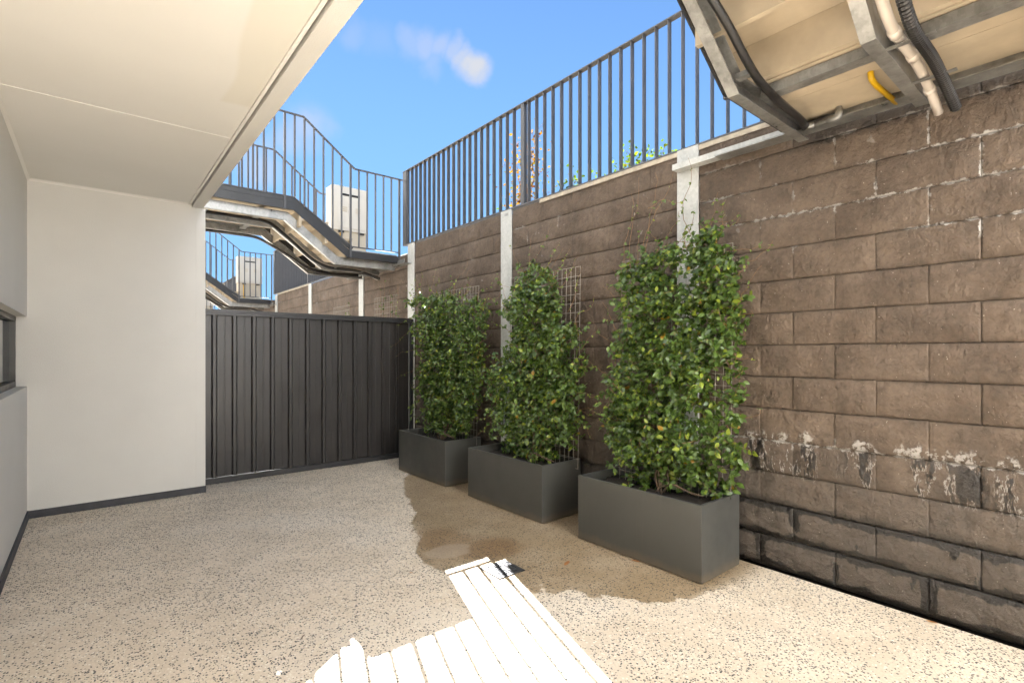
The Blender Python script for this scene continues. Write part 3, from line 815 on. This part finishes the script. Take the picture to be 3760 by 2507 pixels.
# ------------------------------------------------------------------ steel fence closing the courtyard
FY = 6.07
fe = empty('steel_fence', (.88, FY, 0), 'dark grey ribbed sheet steel fence between cream wall and planters', 'fence')
fx0, fx1 = .875, 3.235
bx(-.0, fx1 - .88, -.03, .03, .004, .062).build('bottom_rail', 'fence_rail', fe)
mb = MB(); L = fx1 - .88
mb.box(0, L, -.034, .034, 1.752, 1.772); mb.box(0, L, -.026, .026, 1.7725, 1.790); mb.box(0, L, -.034, .034, 1.7905, 1.811)
mb.build('top_rail', 'fence_rail', fe)
bx(L + .001, L + .05, -.03, .03, .004, 1.806).build('post', 'fence_rail', fe)
bx(-.02, -.001, -.03, .03, .004, 1.79).build('post', 'fence_rail', fe)
def sheet(xa, xb):
    prof = []
    x_ = xa
    ribs = [.957 + .1885 * k for k in range(13)]
    pts = [(xa, 0)]
    for r_ in ribs:
        if r_ + .06 < xa or r_ > xb: continue
        if r_ > xa and r_ + .06 < xb:
            pts += [(r_, 0), (r_ + .012, -.027), (r_ + .040, -.027), (r_ + .056, 0)]
            for q in (.118,):
                if r_ + q + .012 < xb: pts += [(r_ + q, 0), (r_ + q + .003, -.0015), (r_ + q + .012, -.0015), (r_ + q + .015, 0)]
    pts.append((xb, 0))
    mb = MB(); n = len(pts)
    vs = [(p[0] - .88, p[1] + .01, .0625) for p in pts] + [(p[0] - .88, p[1] + .01, 1.7515) for p in pts]
    vs += [(p[0] - .88, p[1] + .012, .0625) for p in pts] + [(p[0] - .88, p[1] + .012, 1.7515) for p in pts]
    fs = [(i, i + 1, n + i + 1, n + i) for i in range(n - 1)] + [(2 * n + i, 3 * n + i, 3 * n + i + 1, 2 * n + i + 1) for i in range(n - 1)]
    mb.add(vs, fs); mb.build('sheet_panel', 'fence_steel', fe)
for a, b in ((.881, 1.69), (1.6905, 2.445), (2.4455, 3.233)): sheet(a, b)

# ------------------------------------------------------------------ planters
def planter(y0, y1, label, X0=2.757, X1=3.207, H=.463):
    o = empty('planter_box', ((X0 + X1) / 2, (y0 + y1) / 2, 0), label, 'planter', 'grey steel planters along the wall')
    hx, hy = (X1 - X0) / 2, (y1 - y0) / 2; th = .022
    mb = MB()
    def ring(a, b, z): return [(-a, -b, z), (a, -b, z), (a, b, z), (-a, b, z)]
    vs = ring(hx, hy, .006) + ring(hx, hy, H) + ring(hx - th, hy - th, H) + ring(hx - th, hy - th, .38)
    fs = [(0, 1, 2, 3)]
    for k in range(4):
        k2 = (k + 1) % 4
        fs += [(k, k2, 4 + k2, 4 + k), (4 + k, 4 + k2, 8 + k2, 8 + k), (8 + k, 8 + k2, 12 + k2, 12 + k)]
    mb.add(vs, fs); mb.build('box', 'planter_steel', o, bevel=.003)
    n = 22; mb = MB(); r = random.Random(int(y0 * 100)); vs = []; fs = []
    for j in range(n + 1):
        for i in range(n + 1):
            vs.append((-(hx - th) + 2 * (hx - th) * i / n, -(hy - th) + 2 * (hy - th) * j / n, .398 + r.uniform(-.012, .014)))
    for j in range(n):
        for i in range(n):
            a = j * (n + 1) + i; fs.append((a, a + 1, a + n + 2, a + n + 1))
    mb.add(vs, fs); mb.build('soil', 'soil', o, True)
planter(1.604, 2.588, 'nearest grey planter box, in front of the drain')
planter(2.978, 4.010, 'middle grey planter box of the three along the wall')
planter(4.415, 5.425, 'grey planter box next to the dark steel fence')

# ------------------------------------------------------------------ wire trellises
def trellis(ya, yb, zb, zt_, x, label, lean=0.):
    o = empty('wire_trellis', (x, ya, zb), label, 'trellis', 'welded wire trellises on the wall')
    mb = MB(); L = yb - ya; H = zt_ - zb
    n = round(L / .0535)
    for i in range(n + 1): mb.tube([(0, L * i / n, 0), (lean, L * i / n, H)], .0021, 5)
    mb.build('upright_wires', 'wire', o)
    mb = MB(); m = round(H / .0775)
    for j in range(m + 1): mb.tube([(.004 + lean * j / m, 0, H * j / m), (.004 + lean * j / m, L, H * j / m)], .0021, 5)
    mb.build('cross_wires', 'wire', o)
trellis(1.62, 2.50, .39, 2.06, 3.125, 'white wire trellis standing in the nearest planter', .03)
trellis(2.945, 3.86, .39, 2.085, 3.135, 'white wire trellis rising from the middle planter', .03)
trellis(4.40, 5.31, .39, 2.07, 3.135, 'white wire trellis in the planter beside the fence', .03)
trellis(6.36, 7.08, .5, 2.155, 3.205, 'wire trellis top showing above the fence near its post')
trellis(8.03, 8.72, .5, 2.13, 3.205, 'farther wire trellis barely showing above the fence')

# ------------------------------------------------------------------ climbing plants
def leaf_verts(L, Wd, fold=.25, droop=.18):
    # pointed oval folded along its midrib, base at the origin, along +Y, facing +Z
    out = []
    ts = (0, .22, .5, .78, 1.0); ws = (.0, .78, 1.0, .62, .0)
    mid = [(0, t_ * L, -droop * L * t_ * t_) for t_ in ts]
    lf = [(-w * Wd / 2, t_ * L, -droop * L * t_ * t_ + fold * w * Wd / 2) for t_, w in zip(ts[1:4], ws[1:4])]
    rt = [(w * Wd / 2, t_ * L, -droop * L * t_ * t_ + fold * w * Wd / 2) for t_, w in zip(ts[1:4], ws[1:4])]
    v = mid + lf + rt
    f = [(0, 1, 5), (1, 2, 6, 5), (2, 3, 7, 6), (3, 4, 7), (0, 8, 1), (1, 8, 9, 2), (2, 9, 10, 3), (3, 10, 4)]
    return v, f
LV, LF = leaf_verts(1., .60)
LVv = [Vector(v) for v in LV]
leaf_me = []
for wd, fo, dr in ((.58, .22, .16), (.66, .32, .25), (.52, .15, .10)):
    v, f = leaf_verts(1., wd, fo, dr); me = bpy.data.meshes.new('leaf'); me.from_pydata(v, [], f)
    me.polygons.foreach_set('use_smooth', [True] * len(me.polygons)); me.materials.append(M['leaf']); leaf_me.append(me)
def leaf_quat(r, out=Vector((-1, 0, 0)), spread=.75):
    nrm = (out * .75 + Vector((0, 0, .75)) + Vector((r.gauss(0, spread), r.gauss(0, spread), r.gauss(0, spread * .7)))).normalized()
    d = Vector((r.gauss(-.35, .5), r.gauss(0, .85), r.gauss(-.25, .6)))
    d = (d - nrm * d.dot(nrm))
    if d.length < 1e-3: d = nrm.orthogonal()
    d.normalize(); xx = d.cross(nrm)
    return Matrix((xx, d, nrm)).transposed().to_quaternion()
def foliage_object(name, leaves, mat, parent):
    V = []; F = []; Rn = []
    n0 = len(LVv)
    for p, q, s_, rv in leaves:
        o = len(V)
        mq = q.to_matrix() * s_
        for v in LVv: V.append(tuple(mq @ v + p))
        F += [tuple(i + o for i in f) for f in LF]
        Rn += [rv] * n0
    me = bpy.data.meshes.new(name); me.from_pydata(V, [], F)
    me.polygons.foreach_set('use_smooth', [True] * len(me.polygons))
    a = me.attributes.new('rnd', 'FLOAT', 'POINT'); a.data.foreach_set('value', Rn)
    me.materials.append(M[mat])
    return link(name, me, parent)
def inside(poly, y, z):
    c_ = False; n = len(poly); j = n - 1
    for i in range(n):
        yi, zi = poly[i]; yj, zj = poly[j]
        if (zi > z) != (zj > z) and y < (yj - yi) * (z - zi) / (zj - zi) + yi: c_ = not c_
        j = i
    return c_
POLY = {
 3: [(2.5, .46), (2.36, .43), (2.06, .40), (1.8, .43), (1.60, .49), (1.55, .64), (1.54, .99), (1.54, 1.25), (1.55, 1.52), (1.54, 1.78), (1.55, 1.97), (1.62, 2.02), (1.68, 2.15), (1.8, 2.16), (1.89, 2.06), (2.13, 2.08), (2.38, 2.03), (2.43, 1.88), (2.42, 1.59), (2.49, 1.39), (2.53, 1.06), (2.58, .86), (2.52, .67)],
 2: [(3.85, .44), (3.36, .40), (3.03, .48), (2.90, .62), (2.88, .94), (2.84, 1.29), (2.89, 1.57), (3.03, 1.76), (3.18, 2.0), (3.24, 2.08), (3.44, 2.18), (3.6, 2.04), (3.74, 1.85), (3.89, 1.82), (3.75, 1.61), (3.74, 1.4), (3.96, 1.27), (4.0, .97), (3.92, .73)],
 1: [(5.21, .45), (4.7, .45), (4.40, .6), (4.27, .96), (4.22, 1.4), (4.17, 1.84), (4.25, 1.89), (4.61, 1.99), (5.06, 2.01), (5.50, 2.06), (5.62, 1.95), (5.5, 1.62), (5.40, 1.15), (5.40, .78), (5.3, .53)]}
# bare patches in the mass (y, z, ry, rz)
HOLES = {3: [(1.66, 1.10, .07, .20), (1.66, .62, .05, .08), (1.72, 1.40, .06, .06), (2.0, 1.55, .06, .07), (1.95, 1.90, .08, .10), (2.42, .50, .10, .07), (1.9, .45, .25, .05)],
         2: [(2.98, 1.78, .14, .20), (2.95, 1.35, .06, .15), (3.02, .55, .16, .10), (3.85, 1.45, .10, .12), (3.0, 1.98, .2, .1)],
         1: [(4.3, .60, .10, .12), (4.55, 1.95, .18, .06), (5.48, 1.35, .06, .25), (4.33, 1.62, .06, .10)]}
def climber(idx, n, yr, label, size, seed, trunk, tends):
    r = random.Random(seed); poly = POLY[idx]
    base = Vector((3.0, trunk, .40))
    o = empty('climbing_plant', base, label, 'climbing plant', 'climbing plants in the planters')
    ys = [p[0] for p in poly]; zs = [p[1] for p in poly]
    leaves = []
    # leaf sprays: short twigs that carry leaf pairs, so that the mass has clumps
    twigs = MB()
    count = 0
    while count < n:
        y_ = r.uniform(min(ys), max(ys)); z_ = r.uniform(min(zs), max(zs))
        if not inside(poly, y_, z_): continue
        hole = any(((y_ - a) / c_) ** 2 + ((z_ - b) / d) ** 2 < 1 for a, b, c_, d in HOLES[idx])
        if hole and r.random() < .9: continue
        bulge = .10 + .10 * math.sin(y_ * 9 + z_ * 5 + idx) * math.sin(z_ * 7 - y_ * 4) + .05 * max(0, 1.2 - z_)
        x_ = 3.15 - abs(r.gauss(0, .5)) * (.09 + bulge * .75)
        x_ = max(2.86 if z_ > .7 else 2.90, min(3.2, x_ - (0 if r.random() < .8 else r.uniform(0, .06))))
        d = Vector((r.gauss(-.5, .4), r.gauss(0, .7), r.gauss(.15, .7))).normalized()
        m = r.choice((2, 3, 4, 5)); tl = m * .022
        p0 = Vector((x_, y_, z_))
        if r.random() < .35: twigs.tube([p0 - base, p0 + d * tl - base], .0013, 3, False)
        for k in range(m):
            pp = p0 + d * (k * .022)
            for sd in (-1, 1):
                q = leaf_quat(r)
                s_ = size * r.choice((r.uniform(.5, .9), r.uniform(.8, 1.15), r.uniform(1.0, 1.4)))
                leaves.append((pp, q, s_, r.random())); count += 1
    # tendrils over the edge with a few leaves
    edge = []
    for k in range(26):
        i = r.randrange(len(poly)); (y0_, z0_), (y1_, z1_) = poly[i - 1], poly[i]; t_ = r.random()
        ye, ze = y0_ + (y1_ - y0_) * t_, z0_ + (z1_ - z0_) * t_
        if ze < .75: continue
        yc = sum(ys) / len(ys); dirn = 1 if ye > yc else -1
        edge.append((ye - dirn * .06, ze - .04, ye + dirn * r.uniform(.02, .13), ze + r.uniform(-.02, .20), r.uniform(3.0, 3.2), r.choice((2, 3, 4, 5))))
    for (ya, za, yb, zb, xb, nl) in list(tends) + edge:
        pts = []; p0 = Vector((3.08, ya, za)); p1 = Vector((xb, yb, zb)); m = 9
        wv = Vector((r.uniform(-.03, .03), r.uniform(-.06, .06), r.uniform(-.03, .05)))
        for k in range(m + 1):
            t_ = k / m
            pts.append(p0.lerp(p1, t_) + wv * math.sin(t_ * 5.5) + Vector((r.uniform(-.006, .006), r.uniform(-.012, .012), r.uniform(-.008, .008))))
        twigs.tube([p - base for p in pts], [.0022 - .0012 * k / m for k in range(m + 1)], 4, False)
        for k in range(nl):
            t_ = r.uniform(.05, 1); i = min(m - 1, int(t_ * m)); pp = pts[i].lerp(pts[i + 1], t_ * m - i)
            for sd in (-1, 1):
                leaves.append((pp, leaf_quat(r, spread=1.), size * r.uniform(.45, .95) * (1.1 - .4 * t_), min(1, r.random() * .5 + .48)))
    # split: the outermost leaves are objects of their own
    leaves.sort(key=lambda L: L[0].x + r.uniform(-.05, .05))
    for p, q, s_, rv in leaves[:290]:
        ob = link('leaf', leaf_me[r.randrange(3)], o, p - base); ob.rotation_mode = 'QUATERNION'; ob.rotation_quaternion = q; ob.scale = (s_,) * 3
    fo = foliage_object('foliage', [(p - base, q, s_, rv) for p, q, s_, rv in leaves[290:]], 'leaf_mass', o); tag(fo, kind='stuff')
    tag(twigs.build('twigs', 'vine_stem', o), kind='stuff')
    # woody stems
    for k in range(4):
        y1 = r.uniform(min(ys) + .15, max(ys) - .15); z1 = r.uniform(1.2, 1.9)
        pts = [Vector((r.uniform(-.03, .03), r.uniform(-.06, .06), -.02))]
        m = 9
        for i in range(1, m + 1):
            t_ = i / m
            pts.append(Vector((.14 * min(1, t_ * 2.2) + r.uniform(-.010, .010), (y1 - base.y) * t_ ** .8 + r.uniform(-.03, .03), (z1 - base.z) * t_ ** 1.25 + r.uniform(-.02, .02))))
        MB().tube(pts, [.0085 * (1 - .8 * i / m) + .001 for i in range(m + 1)], 6).build('stem', 'stem_bark', o, True)
    mb = MB(); mb.tube(arc([(-.02, -.02, 0), (-.06, -.03, .06), (-.05, -.12, .10), (-.03, -.25, .06), (-.01, -.32, .05)], .04), .006, 6); mb.build('stem', 'stem_bark', o, True)
    return o
climber(3, 13000, None, 'leafy green climber on the trellis in the nearest planter', .038, 31, 2.05,
        [(2.4, 1.9, 2.47, 2.62, 3.22, 5), (2.36, 1.95, 2.42, 2.72, 3.24, 4), (2.2, 1.98, 2.28, 2.68, 3.24, 5), (2.24, 2.0, 2.16, 2.70, 3.25, 5), (2.2, 2.4, 2.0, 2.45, 3.22, 5),
         (1.85, 2.1, 2.02, 2.74, 3.22, 9), (1.78, 2.1, 1.72, 2.42, 3.2, 9), (1.72, 2.1, 1.66, 2.36, 3.2, 8), (1.9, 2.05, 1.95, 2.35, 3.2, 9), (2.1, 2.0, 2.08, 2.35, 3.2, 8),
         (1.62, 1.75, 1.33, 2.05, 3.1, 5), (1.6, 1.6, 1.42, 1.88, 3.1, 4), (2.5, 1.3, 2.72, 1.62, 3.1, 6), (2.5, 1.1, 2.75, 1.35, 3.0, 6), (2.5, 1.0, 2.74, 1.05, 3.0, 6), (2.45, 1.5, 2.66, 1.75, 3.1, 3),
         (2.4, 1.6, 2.62, 1.9, 3.15, 2), (2.5, .8, 2.68, .95, 3.0, 5), (2.3, 1.98, 2.38, 2.3, 3.2, 6), (1.57, 1.2, 1.48, 1.3, 3.05, 4)])
climber(2, 12500, None, 'leafy green climber on the trellis in the middle planter', .037, 22, 3.40,
        [(3.5, 2.05, 3.62, 2.42, 3.2, 9), (3.55, 2.0, 3.9, 2.42, 3.2, 6), (3.45, 2.1, 3.40, 2.45, 3.2, 8), (3.3, 2.05, 3.22, 2.36, 3.2, 8), (3.2, 2.0, 3.05, 2.28, 3.2, 6), (3.7, 1.85, 3.98, 2.12, 3.1, 9),
         (3.75, 1.75, 4.1, 1.92, 3.05, 10), (3.75, 1.55, 4.05, 1.68, 3.05, 9), (3.9, 1.2, 4.2, 1.42, 3.0, 10), (3.95, 1.1, 4.22, 1.22, 3.0, 9), (3.95, .95, 4.2, .92, 2.95, 7), (3.9, .75, 4.18, .70, 2.9, 7), (3.9, .7, 4.12, .55, 2.88, 6),
         (2.9, 1.5, 2.78, 1.85, 3.1, 6), (2.9, 1.2, 2.66, 1.28, 3.0, 8), (2.88, 1.0, 2.64, 1.05, 2.98, 8), (2.9, .8, 2.62, .72, 2.98, 6), (3.0, 1.7, 2.9, 2.1, 3.15, 7), (3.8, 1.8, 4.12, 2.18, 3.2, 6), (3.1, 1.9, 2.95, 2.2, 3.18, 4)])
climber(1, 13000, None, 'bushy green climber in the planter beside the fence', .036, 13, 4.92,
        [(5.5, 2.0, 5.85, 2.15, 3.05, 8), (5.55, 1.95, 6.0, 1.92, 3.0, 9), (5.5, 1.8, 5.95, 1.72, 2.95, 9), (5.5, 1.7, 5.9, 1.45, 2.9, 8), (5.45, 1.5, 5.8, 1.28, 2.9, 7), (5.5, 2.0, 5.6, 2.35, 3.15, 6), (5.3, 2.0, 5.25, 2.32, 3.15, 6),
         (5.1, 2.0, 5.2, 2.30, 3.15, 6), (4.9, 2.0, 4.85, 2.28, 3.15, 6), (4.6, 1.95, 4.5, 2.25, 3.15, 6), (4.3, 1.88, 4.12, 2.1, 3.1, 9), (4.25, 1.85, 3.98, 1.95, 3.08, 9), (4.25, 1.8, 4.02, 1.78, 3.05, 9),
         (5.45, 1.2, 5.75, 1.05, 2.9, 6), (4.3, 1.2, 4.15, 1.15, 3.0, 5), (5.6, 2.0, 5.95, 2.05, 3.0, 9), (5.4, 2.02, 5.7, 2.2, 3.05, 9), (4.75, 1.98, 4.7, 2.4, 3.2, 4)])
# thin neighbours' climbers beyond the fence
def sparse_vine(y0, y1, z0, z1, label, seed):
    r = random.Random(seed); o = empty('vine', (3.2, (y0 + y1) / 2, .4), label, 'vine')
    b_ = Vector(o.location); tw = MB(); leaves = []
    for k in range(7):
        a = r.uniform(y0, y1); p0 = Vector((3.19, a, z0)); p1 = Vector((3.2 + r.uniform(-.04, .05), a + r.uniform(-.15, .15), r.uniform(z1 - .5, z1)))
        pts = [p0.lerp(p1, i / 6) + Vector((0, r.uniform(-.02, .02), 0)) for i in range(7)]
        tw.tube([p - b_ for p in pts], .0016, 3, False)
        for q in range(16):
            i = r.randrange(6); leaves.append((pts[i].lerp(pts[i + 1], r.random()) - b_, leaf_quat(r), .045 * r.uniform(.6, 1.1), r.random()))
    tag(foliage_object('foliage', leaves, 'leaf_mass', o), kind='stuff'); tag(tw.build('twigs', 'vine_stem', o), kind='stuff')
sparse_vine(6.35, 6.9, 1.2, 2.45, 'thin leafy vine on the trellis just beyond the fence', 5)
sparse_vine(8.0, 8.4, 1.2, 2.2, 'wispy vine on the farther trellis beyond the fence', 6)

# ------------------------------------------------------------------ shrubs on the upper level
def shrub(x, y, z0, h, ry, n, mat, size, label, seed, stems=5):
    r = random.Random(seed); o = empty('shrub', (x, y, z0), label, 'shrub')
    leaves = []; tw = MB()
    for k in range(stems):
        a = r.uniform(-ry * .35, ry * .35); hh = h * r.uniform(.72, 1.0)
        pts = [Vector((r.uniform(-.04, .04) + .02 * i, a * .3 + (a + r.uniform(-.3, .3) * ry) * (i / 8) ** 1.2, hh * i / 8)) for i in range(9)]
        tw.tube(pts, [.008 * (1 - i / 9) + .001 for i in range(9)], 4, False)
        for q in range(n // stems):
            t_ = r.uniform(.25, 1); i = min(7, int(t_ * 8)); pp = pts[i].lerp(pts[i + 1], t_ * 8 - i)
            off = Vector((r.gauss(0, ry * .35), r.gauss(0, ry * .32), r.gauss(0, .05)))
            leaves.append((pp + off, leaf_quat(r, spread=1.2), size * r.uniform(.6, 1.2), r.random()))
    tag(foliage_object('crown', leaves, mat, o), kind='stuff'); tw.build('stems', 'vine_stem', o)
shrub(4.3, 5.05, 2.55, 1.85, .36, 900, 'shrub_amber', .045, 'thin amber-leaved shrub behind the fin railing', 1, 7)
shrub(4.0, 4.75, 2.55, .66, .34, 480, 'shrub_green', .045, 'low green shrub at the foot of the amber one', 2)
shrub(4.0, 4.0, 2.55, .80, .26, 420, 'shrub_green', .045, 'small green shrub behind the railing, right of the amber one', 3)
shrub(4.0, 3.58, 2.55, .76, .15, 220, 'shrub_green', .042, 'slender green sprig behind the middle of the railing', 4, 4)
shrub(4.0, 3.15, 2.55, .92, .28, 620, 'shrub_green', .045, 'bright green shrub above the wall, left of the thick post', 5, 6)
shrub(4.0, 2.82, 2.55, .80, .18, 300, 'shrub_green', .042, 'rightmost small green shrub behind the railing', 6, 4)
shrub(4.0, 6.0, 2.55, .5, .4, 120, 'shrub_green', .045, 'lowest green shrub near the railing end by the footbridge', 7, 4)

# ------------------------------------------------------------------ fallen leaves
def fallen(x, y, L, rot, label, z=.004, curl=.5):
    r = random.Random(int(x * 1000)); mb = MB()
    n = 7; vs = []; fs = []
    for i in range(n + 1):
        t_ = i / n; w = math.sin(math.pi * min(1, t_ * .96 + .02)) ** .8 * L * .17
        zz = curl * L * .35 * (t_ - .5) ** 2
        vs += [(-w, (t_ - .5) * L, zz + w * .5), (0, (t_ - .5) * L, zz), (w, (t_ - .5) * L, zz + w * .35)]
    for i in range(n):
        for k in range(2):
            a = i * 3 + k; fs.append((a, a + 1, a + 4, a + 3))
    mb.add(vs, fs); o = mb.build('fallen_leaf', 'dead_leaf', None, True)
    o.location = (x, y, z); o.rotation_euler = (0, 0, rot)
    tag(o, label, 'leaf', 'dead leaves lying on the paving')
fallen(2.362, 2.315, .085, 2.0, 'largest brown leaf, on the damp paving right of the drain')
fallen(1.522, 2.828, .03, .6, 'small curled brown leaf left of the drain', curl=1.)
fallen(2.735, 2.06, .06, .3, 'dark dry leaf against the foot of the nearest planter')
fallen(3.27, .644, .05, .2, 'yellow-brown leaf at the foot of the brown wall')
fallen(-.067, 5.341, .035, 1.2, 'tiny orange leaf near the cream wall corner')
for x_, y_, a, lab in ((.78, 2.522, .9, 'short dark twig lying on the open paving'), (1.80, 2.585, 1.2, 'tiny dark twig at the edge of the sunlit patch')):
    mb = MB(); mb.tube([(-.016, 0, .004), (0, .003, .006), (.016, -.002, .004)], .0022, 5)
    o = mb.build('twig', 'stem_bark', None); o.location = (x_, y_, 0); o.rotation_euler = (0, 0, a); tag(o, lab, 'twig')
print('blocks', nblk, 'objects', len(bpy.data.objects))
